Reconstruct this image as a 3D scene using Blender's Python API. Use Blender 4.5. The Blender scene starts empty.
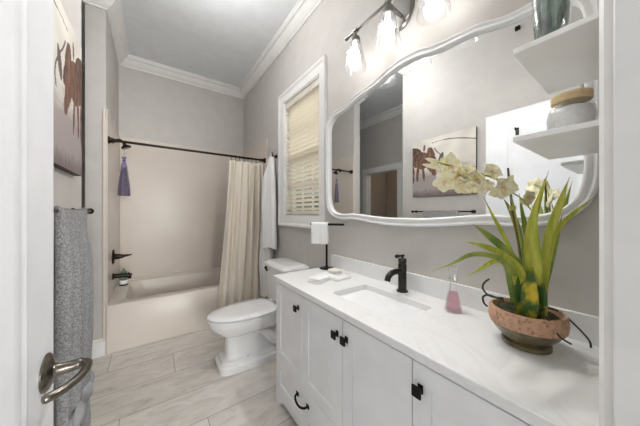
import bpy, bmesh, math, random
from mathutils import Vector, Matrix, noise
random.seed(7)
S = bpy.context.scene
COL = S.collection
PI = math.pi
R = math.radians

# ------------------------------------------------------------------ camera, world, exposure
CAMP = Vector((-1.2, 0.0, 1.296))
YAW = R(35.22)
cd = bpy.data.cameras.new('camera'); cam = bpy.data.objects.new('camera', cd); COL.objects.link(cam)
cd.sensor_width = 36; cd.lens = 235.9/640*36; cd.shift_y = -1.1/640; cd.clip_start = 0.02
cam.location = CAMP; cam.rotation_euler = (PI/2, 0, -YAW)
S.camera = cam
S.view_settings.view_transform = 'Standard'; S.view_settings.look = 'None'
S.view_settings.gamma = 1; S.view_settings.use_curve_mapping = False
S.view_settings.exposure = 1.22

w = bpy.data.worlds.new('sky'); S.world = w; w.use_nodes = True
w.node_tree.nodes['Background'].inputs[0].default_value = (0.90, 0.95, 1.0, 1)
w.node_tree.nodes['Background'].inputs[1].default_value = .28

def area(name, loc, rot, sx, sy, power, col=(1, 1, 1)):
    l = bpy.data.lights.new(name, 'AREA'); l.shape = 'RECTANGLE'; l.size = sx; l.size_y = sy
    l.energy = power; l.color = col
    o = bpy.data.objects.new(name, l); COL.objects.link(o); o.location = loc; o.rotation_euler = rot
    return o
# unseen fill lamp added beyond the doorway to brighten the room
area('doorway_fill', (-0.62, -3.6, 1.35), (R(90), 0, 0), 1.2, 1.7, 72, (1, .99, .98))
area('daylight_at_window', (1.5, 2.05, 3.1), (0, R(55), 0), 1.6, 1.6, 36, (.97, .98, 1))
pl = bpy.data.lights.new('ceiling_fill', 'POINT'); pl.energy = 9.3; pl.color = (1, .99, .985); pl.shadow_soft_size = .07  # added bare fill point below the ceiling, kept out of view
plo = bpy.data.objects.new('ceiling_fill', pl); COL.objects.link(plo); plo.location = (-.90, 1.80, 2.93)
BULB = 7
LAMPW = 2.6

# ------------------------------------------------------------------ materials
def lin(c):
    return tuple(((x/255)/12.92 if x/255 <= .04045 else ((x/255+.055)/1.055)**2.4) for x in c) + (1,)
class NT:
    def __init__(s, name):
        s.m = bpy.data.materials.new(name); s.m.use_nodes = True; s.t = s.m.node_tree; s.n = s.t.nodes
        s.b = s.n['Principled BSDF']
    def node(s, ty, **kw):
        n = s.n.new(ty)
        for k, v in kw.items(): setattr(n, k, v)
        return n
    def link(s, a, b): s.t.links.new(a, b)
    def coord(s, scale=(1, 1, 1)):
        tc = s.node('ShaderNodeTexCoord'); mp = s.node('ShaderNodeMapping'); mp.inputs['Scale'].default_value = scale
        s.link(tc.outputs['Object'], mp.inputs[0]); return mp.outputs[0]
    def noise(s, scale, detail=3, rough=.5, vec=None, dist=0):
        n = s.node('ShaderNodeTexNoise'); n.inputs['Scale'].default_value = scale
        n.inputs['Detail'].default_value = detail; n.inputs['Roughness'].default_value = rough
        n.inputs['Distortion'].default_value = dist
        s.link(vec if vec is not None else s.coord(), n.inputs['Vector']); return n.outputs['Fac']
    def ramp(s, fac, stops):
        r = s.node('ShaderNodeValToRGB'); e = r.color_ramp.elements
        while len(e) < len(stops): e.new(.5)
        for el, (p, c) in zip(e, stops): el.position = p; el.color = c
        s.link(fac, r.inputs[0]); return r.outputs[0]
    def bump(s, h, strength, dist=.01):
        b = s.node('ShaderNodeBump'); b.inputs['Strength'].default_value = strength; b.inputs['Distance'].default_value = dist
        s.link(h, b.inputs['Height']); s.link(b.outputs[0], s.b.inputs['Normal'])
def mat(name, rgb, rough=.5, metal=0, rgb2=None, nscale=8, bump=0, bscale=60, bdist=.004, coat=0, trans=0, ior=1.45, sss=0, emit=0, spec=.5, stretch=(1, 1, 1), stops=(.35, .65)):
    t = NT(name); b = t.b
    b.inputs['Base Color'].default_value = lin(rgb); b.inputs['Roughness'].default_value = rough
    b.inputs['Metallic'].default_value = metal; b.inputs['Coat Weight'].default_value = coat
    b.inputs['Transmission Weight'].default_value = trans; b.inputs['IOR'].default_value = ior
    b.inputs['Specular IOR Level'].default_value = spec
    if emit:
        b.inputs['Emission Color'].default_value = lin(rgb); b.inputs['Emission Strength'].default_value = emit
    if rgb2 is None:                       # slight natural variation
        rgb2 = tuple(max(0, c*.975) for c in rgb)
    f = t.noise(nscale, 4, .55, t.coord(stretch))
    t.link(t.ramp(f, [(stops[0], lin(rgb)), (stops[1], lin(rgb2))]), b.inputs['Base Color'])
    if bump: t.bump(t.noise(bscale, 3, .6), bump, bdist)
    return t.m
def clear_glass(name, tint=(255, 255, 255), fac=.12, rough=.03, milk=0.0):
    t = NT(name); n = t.n; n.remove(t.b); out = n['Material Output']
    tr = t.node('ShaderNodeBsdfTransparent'); tr.inputs[0].default_value = lin(tint)
    gl = t.node('ShaderNodeBsdfGlossy'); gl.inputs['Roughness'].default_value = rough
    lw = t.node('ShaderNodeLayerWeight'); lw.inputs[0].default_value = .35
    m = t.node('ShaderNodeMixShader'); mt = t.node('ShaderNodeMath', operation='MULTIPLY_ADD')
    mt.inputs[1].default_value = .55; mt.inputs[2].default_value = fac*.4
    t.link(lw.outputs['Facing'], mt.inputs[0]); t.link(mt.outputs[0], m.inputs[0])
    t.link(tr.outputs[0], m.inputs[1]); t.link(gl.outputs[0], m.inputs[2])
    last = m.outputs[0]
    if milk:
        tl = t.node('ShaderNodeBsdfTranslucent'); tl.inputs[0].default_value = (.95, .95, .95, 1)
        df = t.node('ShaderNodeBsdfDiffuse'); df.inputs[0].default_value = (.9, .9, .9, 1)
        a = t.node('ShaderNodeMixShader'); a.inputs[0].default_value = .5
        t.link(tl.outputs[0], a.inputs[1]); t.link(df.outputs[0], a.inputs[2])
        m2 = t.node('ShaderNodeMixShader'); m2.inputs[0].default_value = milk
        t.link(last, m2.inputs[1]); t.link(a.outputs[0], m2.inputs[2]); last = m2.outputs[0]
    t.link(last, out.inputs[0]); return t.m

M = {}
M['wall'] = mat('greige_wall_paint', (202, 198, 193), .55, bump=.06, bscale=220, bdist=.002)
M['ceil'] = mat('ceiling_paint', (238, 242, 245), .8, bump=.05, bscale=150, bdist=.002)
M['trim'] = mat('white_trim_paint', (238, 237, 235), .3)
M['door'] = mat('white_door_paint', (232, 233, 236), .35)
M['cab'] = mat('vanity_paint', (240, 241, 242), .38)
M['surround'] = mat('cream_tub_acrylic', (218, 209, 199), .27, rgb2=(215, 205, 195), nscale=2, coat=.0, spec=.3)
M['porcelain'] = mat('white_porcelain', (244, 244, 244), .1, coat=.5)
M['seatp'] = mat('white_toilet_seat', (246, 246, 247), .16, coat=.3)
M['black'] = mat('matte_black_metal', (22, 21, 21), .38, .6)
M['bronze'] = mat('oil_rubbed_bronze', (46, 38, 33), .32, .85)
M['gun'] = mat('gunmetal', (62, 60, 58), .3, .9)
M['nickel'] = mat('satin_nickel', (122, 116, 107), .26, 1)
M['lampmetal'] = mat('brushed_nickel', (150, 147, 143), .3, 1)
M['mirror'] = mat('mirror_silver', (236, 238, 238), .0, 1, rgb2=(236, 238, 238))
M['frame'] = mat('white_lacquer_frame', (240, 240, 240), .28, coat=.2)
M['towelw'] = mat('white_terry', (240, 240, 240), .95, bump=.5, bscale=350, bdist=.004, spec=.1)
M['towelg'] = mat('grey_terry', (150, 150, 150), .95, rgb2=(196, 197, 198), nscale=170, stops=(.40, .62), bump=1, bscale=240, bdist=.012, spec=.1)
M['towelband'] = mat('grey_towel_band', (160, 161, 163), .8, bump=.3, bscale=90, spec=.2)
M['curtain'] = mat('cream_curtain_cloth', (242, 236, 226), .85, rgb2=(228, 218, 202), nscale=1.6, stretch=(9, 1, .12), bump=.1, bscale=400, spec=.15)
M['blind'] = mat('cream_faux_wood', (250, 245, 234), .45)
_t = M['blind'].node_tree; _tl = _t.nodes.new('ShaderNodeBsdfTranslucent'); _tl.inputs[0].default_value = lin((248, 242, 228)); _mx = _t.nodes.new('ShaderNodeMixShader'); _mx.inputs[0].default_value = .35
_t.links.new(_t.nodes['Principled BSDF'].outputs[0], _mx.inputs[1]); _t.links.new(_tl.outputs[0], _mx.inputs[2]); _t.links.new(_mx.outputs[0], _t.nodes['Material Output'].inputs[0])
M['green'] = mat('orchid_leaf', (160, 174, 50), .42, rgb2=(208, 206, 92), nscale=6, stretch=(8, 8, 1.2))
M['green2'] = mat('dark_orchid_leaf', (108, 134, 56), .42, rgb2=(168, 178, 84), nscale=14)
M['sheath'] = mat('blotched_leaf_sheath', (70, 104, 44), .45, rgb2=(206, 184, 50), nscale=16, stops=(.5, .62))
M['stake'] = mat('brown_stake', (72, 52, 32), .6, rgb2=(120, 96, 50), nscale=30)
M['petal'] = mat('cream_petal', (253, 249, 228), .6, rgb2=(244, 234, 176), nscale=55)
M['lip'] = mat('yellow_pink_lip', (244, 228, 140), .5, rgb2=(240, 200, 176), nscale=120)
M['root'] = mat('dark_wiry_root', (50, 54, 38), .6)
M['moss'] = mat('dark_moss', (44, 40, 30), .95, rgb2=(70, 74, 48), nscale=60, bump=.8, bscale=90)
M['tie'] = mat('raffia_tie', (196, 178, 120), .8)
M['wood'] = mat('pale_wood_lid', (216, 196, 156), .5, rgb2=(200, 176, 132), nscale=12, stretch=(1, 8, 14))
M['glass'] = clear_glass('clear_glass', (250, 252, 252), .15)
M['shade'] = clear_glass('seeded_shade_glass', (255, 255, 255), .02, .12, milk=.006)
M['pane'] = clear_glass('window_pane', (248, 250, 250), .05)
M['pink'] = clear_glass('pink_liquid', (250, 212, 222), .2, .05, milk=.12)
M['crystals'] = mat('white_bath_salts', (236, 234, 232), .5, bump=.6, bscale=70, bdist=.01)
M['teal'] = mat('teal_glazed_jar', (92, 128, 112), .25, coat=.4)
M['lavmesh'] = clear_glass('purple_mesh_bag', (205, 192, 226), .05, .4, milk=.12)
M['lav'] = mat('dried_lavender', (122, 112, 130), .9, rgb2=(76, 62, 70), nscale=90, bump=.8, bscale=120)
M['purple'] = mat('purple_ribbon', (74, 62, 168), .5)
M['soap'] = mat('ivory_soap', (236, 232, 222), .5)
M['vaseleaf'] = mat('deep_green_leaf', (36, 84, 66), .5, rgb2=(92, 132, 112), nscale=20)
M['hall'] = mat('closet_paint', (170, 156, 142), .7)
M['hedge'] = mat('hedge_leaf', (70, 98, 72), .7, rgb2=(128, 148, 130), nscale=9)
M['soil'] = mat('ground_soil', (120, 122, 96), .9)
M['seam'] = mat('dark_reveal', (60, 58, 56), .7)
M['cord'] = mat('blind_cord', (232, 226, 212), .7)

def bulb_material():
    t = NT('glowing_bulb'); e = t.node('ShaderNodeEmission'); e.inputs[0].default_value = (1, .98, .955, 1); e.inputs[1].default_value = BULB
    t.link(e.outputs[0], t.n['Material Output'].inputs[0]); t.n.remove(t.b); return t.m
M['bulb'] = bulb_material()

def floor_material():
    t = NT('wood_look_plank_tile')
    tc = t.node('ShaderNodeTexCoord'); sp = t.node('ShaderNodeSeparateXYZ'); t.link(tc.outputs['Object'], sp.inputs[0])
    def mth(op, a, b=None, c=None):
        n = t.node('ShaderNodeMath', operation=op)
        for i, v in enumerate((a, b, c)):
            if v is None: continue
            if isinstance(v, (int, float)): n.inputs[i].default_value = v
            else: t.link(v, n.inputs[i])
        return n.outputs[0]
    RH, PL = .305, 1.22
    v = mth('DIVIDE', mth('SUBTRACT', sp.outputs['Y'], 2.235), RH); row = mth('FLOOR', v); fv = mth('SUBTRACT', v, row)
    u = mth('ADD', mth('DIVIDE', mth('ADD', sp.outputs['X'], 1.055), PL), mth('MULTIPLY', row, .37)); colm = mth('FLOOR', u); fu = mth('SUBTRACT', u, colm)
    gv = mth('LESS_THAN', mth('MINIMUM', fv, mth('SUBTRACT', 1, fv)), .0085)
    gu = mth('LESS_THAN', mth('MINIMUM', fu, mth('SUBTRACT', 1, fu)), .0019)
    g = mth('MAXIMUM', gv, gu)
    cb = t.node('ShaderNodeCombineXYZ'); t.link(row, cb.inputs[0]); t.link(colm, cb.inputs[1])
    wn = t.node('ShaderNodeTexWhiteNoise'); t.link(cb.outputs[0], wn.inputs[0])
    # grain: stretched along X, tilted a little, offset per plank
    off = t.node('ShaderNodeVectorMath', operation='MULTIPLY_ADD'); t.link(wn.outputs['Color'], off.inputs[0]); off.inputs[1].default_value = (9, 9, 9); t.link(tc.outputs['Object'], off.inputs[2])
    mp = t.node('ShaderNodeMapping'); mp.inputs['Rotation'].default_value = (0, 0, R(30)); mp.inputs['Scale'].default_value = (2.0, 5, 1); t.link(off.outputs[0], mp.inputs[0])
    n1 = t.noise(2.2, 6, .6, mp.outputs[0], 1.2)
    mp2 = t.node('ShaderNodeMapping'); mp2.inputs['Rotation'].default_value = (0, 0, R(6)); mp2.inputs['Scale'].default_value = (.9, 10, 1); t.link(off.outputs[0], mp2.inputs[0])
    n2 = t.noise(3.0, 6, .65, mp2.outputs[0], .6)
    c1 = t.ramp(n1, [(.28, lin((196, 189, 179))), (.45, lin((220, 215, 208))), (.62, lin((232, 228, 222))), (.8, lin((214, 208, 199)))])
    c2 = t.ramp(n2, [(.25, (.76, .74, .71, 1)), (.40, (1, 1, 1, 1)), (.75, (.95, .94, .93, 1))])
    mx = t.node('ShaderNodeMix', data_type='RGBA', blend_type='MULTIPLY'); mx.inputs[0].default_value = 1
    t.link(c1, mx.inputs[6]); t.link(c2, mx.inputs[7])
    tone = t.ramp(wn.outputs['Value'], [(0, (.90, .89, .88, 1)), (1, (1.0, 1.0, 1.0, 1))])
    m3 = t.node('ShaderNodeMix', data_type='RGBA', blend_type='MULTIPLY'); m3.inputs[0].default_value = 1
    t.link(mx.outputs[2], m3.inputs[6]); t.link(tone, m3.inputs[7])
    m2 = t.node('ShaderNodeMix', data_type='RGBA'); t.link(g, m2.inputs[0]); t.link(m3.outputs[2], m2.inputs[6]); m2.inputs[7].default_value = lin((158, 151, 142))
    t.link(m2.outputs[2], t.b.inputs['Base Color']); t.b.inputs['Roughness'].default_value = .42
    h = mth('SUBTRACT', mth('MULTIPLY', n2, .25), g); t.bump(h, .25, .003)
    return t.m
M['floor'] = floor_material()

def quartz():
    t = NT('veined_white_quartz')
    n1 = t.noise(1.6, 5, .5, None, .8)
    a = t.node('ShaderNodeMath', operation='SUBTRACT'); t.link(n1, a.inputs[0]); a.inputs[1].default_value = .5
    b = t.node('ShaderNodeMath', operation='ABSOLUTE'); t.link(a.outputs[0], b.inputs[0])
    c = t.ramp(b.outputs[0], [(0, lin((232, 231, 230))), (.008, lin((237, 237, 236))), (.3, lin((238, 238, 237)))])
    t.link(c, t.b.inputs['Base Color']); t.b.inputs['Roughness'].default_value = .22
    return t.m
M['quartz'] = quartz()

def terracotta():
    t = NT('speckled_terracotta')
    f = t.noise(85, 4, .7); c = t.ramp(f, [(.3, lin((120, 84, 62))), (.46, lin((188, 148, 120))), (.7, lin((208, 172, 144)))])
    t.link(c, t.b.inputs['Base Color']); t.b.inputs['Roughness'].default_value = .85; t.bump(f, .5, .004); return t.m
M['terra'] = terracotta()
M['glaze'] = mat('mossy_glazed_clay', (118, 108, 70), .3, rgb2=(74, 58, 36), nscale=26, coat=.4, bump=.2, bscale=60)

# ------------------------------------------------------------------ mesh helpers
def wloc(o):
    v = Vector((0, 0, 0))
    while o is not None: v += o.location; o = o.parent
    return v
class B:
    """collects geometry in world coordinates"""
    def __init__(s): s.v = []; s.f = []
    def add(s, vs, fs):
        n = len(s.v); s.v += [Vector(p) for p in vs]; s.f += [tuple(i+n for i in f) for f in fs]; return s
    def box(s, a, b):
        x0, y0, z0 = a; x1, y1, z1 = b
        x0, x1 = sorted((x0, x1)); y0, y1 = sorted((y0, y1)); z0, z1 = sorted((z0, z1))
        return s.add([(x0, y0, z0), (x1, y0, z0), (x1, y1, z0), (x0, y1, z0), (x0, y0, z1), (x1, y0, z1), (x1, y1, z1), (x0, y1, z1)],
                     [(0, 3, 2, 1), (4, 5, 6, 7), (0, 1, 5, 4), (1, 2, 6, 5), (2, 3, 7, 6), (3, 0, 4, 7)])
    def loft(s, rings, cap0=True, cap1=True, closed=True, loop=False):
        n = len(rings[0]); vs = [p for r in rings for p in r]; fs = []
        m = len(rings)
        for i in range(m if loop else m-1):
            i2 = (i+1) % m
            for j in range(n if closed else n-1):
                k = (j+1) % n; fs.append((i*n+j, i*n+k, i2*n+k, i2*n+j))
        if cap0 and not loop: fs.append(tuple(reversed(range(n))))
        if cap1 and not loop: fs.append(tuple((m-1)*n+j for j in range(n)))
        return s.add(vs, fs)
    def tube(s, pts, r, n=10, caps=True):
        pts = [Vector(p) for p in pts]; rs = r if isinstance(r, (list, tuple)) else [r]*len(pts)
        rings = []; up = None
        for i, p in enumerate(pts):
            t = (pts[min(i+1, len(pts)-1)]-pts[max(i-1, 0)]).normalized()
            if up is None:
                up = Vector((0, 0, 1)) if abs(t.z) < .9 else Vector((1, 0, 0))
            a = t.cross(up).normalized(); b = a.cross(t).normalized(); up = b
            rings.append([p+(a*math.cos(2*PI*k/n)+b*math.sin(2*PI*k/n))*rs[i] for k in range(n)])
        return s.loft(rings, caps, caps)
    def lathe(s, prof, c, n=32, axis=(0, 0, 1), caps=True):
        ax = Vector(axis).normalized(); u = ax.orthogonal().normalized(); v = ax.cross(u); c = Vector(c)
        rings = [[c+ax*h+(u*math.cos(2*PI*k/n)+v*math.sin(2*PI*k/n))*max(r, 1e-5) for k in range(n)] for r, h in prof]
        return s.loft(rings, caps, caps)
    def obj(s, name, m, parent=None, smooth=False, bevel=0, seg=2, sub=0, thick=0, fix=True, ang=40, **tags):
        base = wloc(parent) if parent else (sum(s.v, Vector())/len(s.v) if tags.pop('center', False) else Vector((0, 0, 0)))
        me = bpy.data.meshes.new(name); me.from_pydata([tuple(p-base) for p in s.v], [], s.f); me.validate()
        if fix:
            bm = bmesh.new(); bm.from_mesh(me); bmesh.ops.recalc_face_normals(bm, faces=bm.faces); bm.to_mesh(me); bm.free()
        me.materials.append(M[m] if isinstance(m, str) else m)
        o = bpy.data.objects.new(name, me); COL.objects.link(o)
        if parent: o.parent = parent
        else: o.location = base
        if thick: md = o.modifiers.new('solid', 'SOLIDIFY'); md.thickness = thick; md.offset = 0
        if bevel: md = o.modifiers.new('bevel', 'BEVEL'); md.width = bevel; md.segments = seg; md.limit_method = 'ANGLE'; md.angle_limit = R(35)
        if sub: md = o.modifiers.new('sub', 'SUBSURF'); md.levels = sub; md.render_levels = sub
        if smooth or sub or bevel:
            me.polygons.foreach_set('use_smooth', [True]*len(me.polygons))
            if not sub:
                try: me.set_sharp_from_angle(angle=R(ang))
                except Exception: pass
        tag(o, **tags); return o
def tag(o, label=None, cat=None, group=None, kind=None):
    if label: o['label'] = label
    if cat: o['category'] = cat
    if group: o['group'] = group
    if kind: o['kind'] = kind
    return o
def empty(name, loc, label=None, cat=None, group=None, kind=None):
    o = bpy.data.objects.new(name, None); COL.objects.link(o); o.location = loc; o.empty_display_size = .05
    return tag(o, label, cat, group, kind)
def rrect(cx, cy, hx, hy, r, z, k=8):
    pts = []
    for q, (sx, sy) in enumerate(((1, 1), (-1, 1), (-1, -1), (1, -1))):
        for i in range(k):
            a = q*PI/2+(PI/2)*i/(k-1); pts.append(Vector((cx+sx*(hx-r)+r*math.cos(a), cy+sy*(hy-r)+r*math.sin(a), z)))
    return pts
def sellip(x0, x1, cy, w, n, z, k=48):
    xc = (x0+x1)/2; a = (x1-x0)/2; out = []
    for i in range(k):
        t = 2*PI*i/k; c, s_ = math.cos(t), math.sin(t)
        out.append(Vector((xc+a*math.copysign(abs(c)**(2/n), c), cy+w*math.copysign(abs(s_)**(2/n), s_), z)))
    return out
def egg(xf, xb, cy, w, z, k=48, back=2.6, front=2.0, split=.58):
    xc = xf+(xb-xf)*split; out = []
    for i in range(k):
        t = 2*PI*i/k; c, s_ = math.cos(t), math.sin(t)
        n = back if c > 0 else front; a = (xb-xc) if c > 0 else (xc-xf)
        nn = back if c > 0 else front
        out.append(Vector((xc+a*math.copysign(abs(c)**(2/n), c), cy+w*math.copysign(abs(s_)**(2/nn), s_), z)))
    return out
def catmull(pts, n=6, closed=False):
    pts = [Vector(p) for p in pts]; out = []; m = len(pts)
    rng = range(m) if closed else range(m-1)
    for i in rng:
        g = (lambda j: pts[j % m]) if closed else (lambda j: pts[min(max(j, 0), m-1)])
        p0, p1, p2, p3 = g(i-1), g(i), g(i+1), g(i+2)
        for k in range(n):
            t = k/n; out.append(.5*((2*p1)+(p2-p0)*t+(2*p0-5*p1+4*p2-p3)*t*t+(3*p1-p0-3*p2+p3)*t**3))
    if not closed: out.append(pts[-1])
    return out

# ------------------------------------------------------------------ room shell
ZC = 3.245
FP = [(0, .035), (0, 3.854), (-1.555, 3.854), (-1.555, 2.88), (-1.69, 2.88), (-1.69, 4.3), (-2.61, 4.3), (-2.61, 1.935), (-1.545, 1.935), (-1.545, .035)]
ZS = 2.233
def struct(b, name, m, parent=None, **kw):
    return b.obj(name, m, parent, kind=None if parent else 'structure', **kw)
def wall(name, p0, p1, th=.12, ext0=0, ext1=0, holes=(), m='wall', z1=ZC):
    p0 = Vector((*p0, 0)); p1 = Vector((*p1, 0)); d = (p1-p0).normalized(); nrm = Vector((d.y, -d.x, 0)); L = (p1-p0).length
    b = B()
    def seg(s0, s1, z0, zz):
        if s1-s0 < 1e-4 or zz-z0 < 1e-4: return
        q = [p0+d*s0, p0+d*s1, p0+d*s1+nrm*th, p0+d*s0+nrm*th]
        b.add([(v.x, v.y, z0) for v in q]+[(v.x, v.y, zz) for v in q], [(0, 3, 2, 1), (4, 5, 6, 7), (0, 1, 5, 4), (1, 2, 6, 5), (2, 3, 7, 6), (3, 0, 4, 7)])
    cur = -ext0
    for s0, s1, z0, zz in sorted(holes):
        seg(cur, s0, 0, z1); seg(s0, s1, 0, z0); seg(s0, s1, zz, z1); cur = s1
    seg(cur, L+ext1, 0, z1)
    return struct(b, name, m)
WY0, WY1, WZ0, WZ1 = 1.70, 2.39, 1.25, 2.51
wall('wall_right', FP[0], FP[1], .14, 0, .14, holes=[(WY0-.035, WY1-.035, WZ0, WZ1)])
wall('wall_back', FP[1], FP[2], .12)
wall('wall_tub_left', FP[2], FP[3], .0675, .12, -.0502)
wall('wall_tub_partition', FP[3], FP[4], .05)
wall('wall_hall_right', FP[4], FP[5], .0674, -.0502)
wall('wall_hall_back', FP[5], FP[6], .1, .1, .1)
wall('wall_hall_left', FP[6], FP[7], .12, 0, 0, holes=[(4.3-3.60, 4.3-2.80, 0, 2.11)])
wall('wall_hall_front', FP[7], FP[8], .05, .12, -.1202)
wall('wall_left', FP[8], FP[9], .12)
wall('wall_front', FP[9], FP[0], .12, .12, .14, holes=[(.105, .935, 0, 2.225)])
struct(B().box((-3.9, -4.4, -.1), (.14, 4.5, 0)), 'floor', 'floor')
struct(B().box((-2.8, -.09, ZC), (.14, 4.42, ZC+.1)), 'ceiling', 'ceil')
# closet behind the hall doorway
b = B(); b.box((-3.6, 2.5, 0), (-3.5, 3.9, 2.6)); b.box((-3.5, 2.5, 0), (-2.73, 2.6, 2.6)); b.box((-3.5, 3.8, 0), (-2.73, 3.9, 2.6)); b.box((-3.6, 2.5, 2.5), (-2.73, 3.9, 2.6))
struct(b, 'wall_closet', 'hall')

pcl = bpy.data.lights.new('closet_fill', 'POINT'); pcl.energy = 1.6; pcl.color = (1, .9, .8); pcl.shadow_soft_size = .05  # added fill that lightens the closet interior, no lamp modelled
pco = bpy.data.objects.new('closet_fill', pcl); COL.objects.link(pco); pco.location = (-3.1, 3.0, 2.40)

def sweep(path, prof, closed=True):
    """prof: (offset into room, z) ; interior is on the left of the path"""
    pts = [Vector((*p, 0)) for p in path]; m = len(pts); rings = []
    for i in range(m):
        if closed or 0 < i < m-1:
            d0 = (pts[i]-pts[i-1]).normalized(); d1 = (pts[(i+1) % m]-pts[i]).normalized()
        elif i == 0: d0 = d1 = (pts[1]-pts[0]).normalized()
        else: d0 = d1 = (pts[-1]-pts[-2]).normalized()
        n0 = Vector((-d0.y, d0.x, 0)); n1 = Vector((-d1.y, d1.x, 0)); mm = (n0+n1); mm = mm/(mm.dot(n0)) if mm.dot(n0) > 1e-6 else n0
        rings.append([pts[i]+mm*o+Vector((0, 0, z)) for o, z in prof])
    b = B(); b.loft(rings, True, True, True, loop=closed); return b
crown = [(0, ZC), (0, 3.128), (.012, 3.128), (.014, 3.145), (.026, 3.152), (.045, 3.168), (.06, 3.19), (.072, 3.207), (.09, 3.214), (.094, 3.228), (.104, 3.232), (.106, ZC)]
struct(sweep(FP, crown), 'trim_1', 'trim', smooth=True, ang=30)
base = [(0, 0), (.015, 0), (.015, .118), (.010, .128), (.012, .138), (.006, .150), (0, .152)]
struct(sweep([(-1.5555, 2.8799), (-1.6905, 2.8799), (-1.6905, 4.3), (-2.61, 4.3), (-2.61, 3.70)], base, False), 'baseboard_hall', 'trim', smooth=True, ang=30)
struct(sweep([(-2.61, 2.70), (-2.61, 1.935), (-1.545, 1.935), (-1.545, .05)], base, False), 'baseboard_left', 'trim', smooth=True, ang=30)
struct(sweep([(0, 1.515), (0, 2.875)], base, False), 'baseboard_right', 'trim', smooth=True, ang=30)

# hall doorway casing
cas = B()
for y0, y1 in ((3.60, 3.70), (2.70, 2.80)): cas.box((-2.612, y0, 0), (-2.59, y1, 2.11))
cas.box((-2.612, 2.69, 2.11), (-2.585, 3.71, 2.22)); cas.box((-2.73, 3.59, 0), (-2.60, 3.602, 2.11)); cas.box((-2.73, 2.798, 0), (-2.60, 2.81, 2.11)); cas.box((-2.73, 2.80, 2.10), (-2.60, 3.60, 2.112))
struct(cas, 'trim_2', 'trim', bevel=.003)

# entry doorway jamb and casing (right side of the picture)
b = B(); b.box((-.625, -.20, 0), (-.610, .036, 2.225)); struct(b, 'trim_3', 'trim', bevel=.002)
b = B(); b.loft([[Vector((x, y, z)) for x, y in ((-.604, .0352), (-.604, .047), (-.592, .053), (-.56, .051), (-.535, .054), (-.52, .0352))] for z in (0, 2.30)]); b.obj('casing', 'trim', bpy.data.objects['trim_3'], smooth=True, ang=30)
b = B(); b.box((-.640, -.14, 0), (-.625, -.045, 2.22)); b.obj('door_stop', 'trim', bpy.data.objects['trim_3'], bevel=.002)
b = B(); b.box((-1.455, -.20, 0), (-1.440, .036, 2.225)); b.box((-1.44, -.2, 2.21), (-.625, .036, 2.225)); struct(b, 'trim_4', 'trim', bevel=.002)

# tub surround panels on the three alcove walls
T = .012
b = B(); b.box((-1.5552, 2.8802, .42), (-1.5552+T, 3.853, ZS)); struct(b, 'wall_surround_left', 'surround', bevel=.004)
b = B(); b.box((-1.555+T, 3.8538, .42), (-T, 3.854-T, ZS)); struct(b, 'wall_surround_back', 'surround', bevel=.004)
b = B(); b.box((.0002, 2.862, .42), (-T, 3.853, ZS)); struct(b, 'wall_surround_right', 'surround', bevel=.004)
b = B(); b.box((-1.575, 2.868, 0), (-1.5552, 2.8798, ZS)); struct(b, 'trim_5', 'surround', bevel=.004)

# ------------------------------------------------------------------ window with casing, sashes, blind
win = empty('window_1', (0.0, 2.045, WZ0), kind='structure')
cw = .105
b = B()
def casing_ring(o, x):   # rectangle ring, o = distance outside the opening
    return [Vector((x, WY0-o, WZ0-o)), Vector((x, WY1+o, WZ0-o)), Vector((x, WY1+o, WZ1+o)), Vector((x, WY0-o, WZ1+o))]
b.loft([casing_ring(0, -.001), casing_ring(0, -.012), casing_ring(.012, -.016), casing_ring(.07, -.018), casing_ring(.085, -.028), casing_ring(cw, -.030), casing_ring(cw, -.001)], False, False)
b.obj('window_casing', 'trim', win, smooth=True, ang=25)
b = B(); b.loft([casing_ring(0, -.005), casing_ring(0, .14), casing_ring(-.012, .14), casing_ring(-.012, -.005)], loop=True); b.obj('window_jamb', 'trim', win)
def sash(z0, z1, x):
    b = B(); y0, y1 = WY0+.012, WY1-.012; f = .045
    b.box((x, y0, z0), (x+.03, y0+f, z1)); b.box((x, y1-f, z0), (x+.03, y1, z1)); b.box((x, y0+f, z0), (x+.03, y1-f, z0+f)); b.box((x, y0+f, z1-f), (x+.03, y1-f, z1))
    for k in (1, 2):
        yy = y0+f+(y1-y0-2*f)*k/3; b.box((x+.006, yy-.009, z0+f), (x+.024, yy+.009, z1-f))
    zz = (z0+z1)/2; b.box((x+.006, y0+f, zz-.009), (x+.024, y1-f, zz+.009))
    s_ = b.obj('sash', 'trim', win, bevel=.003)
    B().box((x+.014, y0+f, z0+f), (x+.017, y1-f, z1-f)).obj('pane', 'pane', s_)
sash(1.262, 1.895, .075); sash(1.86, 2.498, .108)

bl = empty('window_blind', (.035, 2.045, WZ0+.02), 'cream slatted faux-wood blind hanging in the white window above the toilet', 'blind')
b = B(); b.box((.005, WY0+.016, 2.435), (.06, WY1-.016, 2.497)); b.obj('valance', 'blind', bl, bevel=.004)
b = B(); b.box((.015, WY0+.018, 1.272), (.063, WY1-.018, 1.296)); b.obj('bottom_rail', 'blind', bl, bevel=.004)
b = B(); ns = 26; ta = R(24)
for i in range(ns):
    z = 1.325+i*(2.42-1.325)/(ns-1); dx, dz = .024*math.cos(ta), .024*math.sin(ta)
    x0, x1 = .039-dx, .039+dx; y0, y1 = WY0+.018, WY1-.018; h = .0016
    b.add([(x0, y0, z+dz-h), (x1, y0, z-dz-h), (x1, y1, z-dz-h), (x0, y1, z+dz-h), (x0, y0, z+dz+h), (x1, y0, z-dz+h), (x1, y1, z-dz+h), (x0, y1, z+dz+h)],
          [(0, 3, 2, 1), (4, 5, 6, 7), (0, 1, 5, 4), (1, 2, 6, 5), (2, 3, 7, 6), (3, 0, 4, 7)])
b.obj('slats', 'blind', bl)
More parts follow.
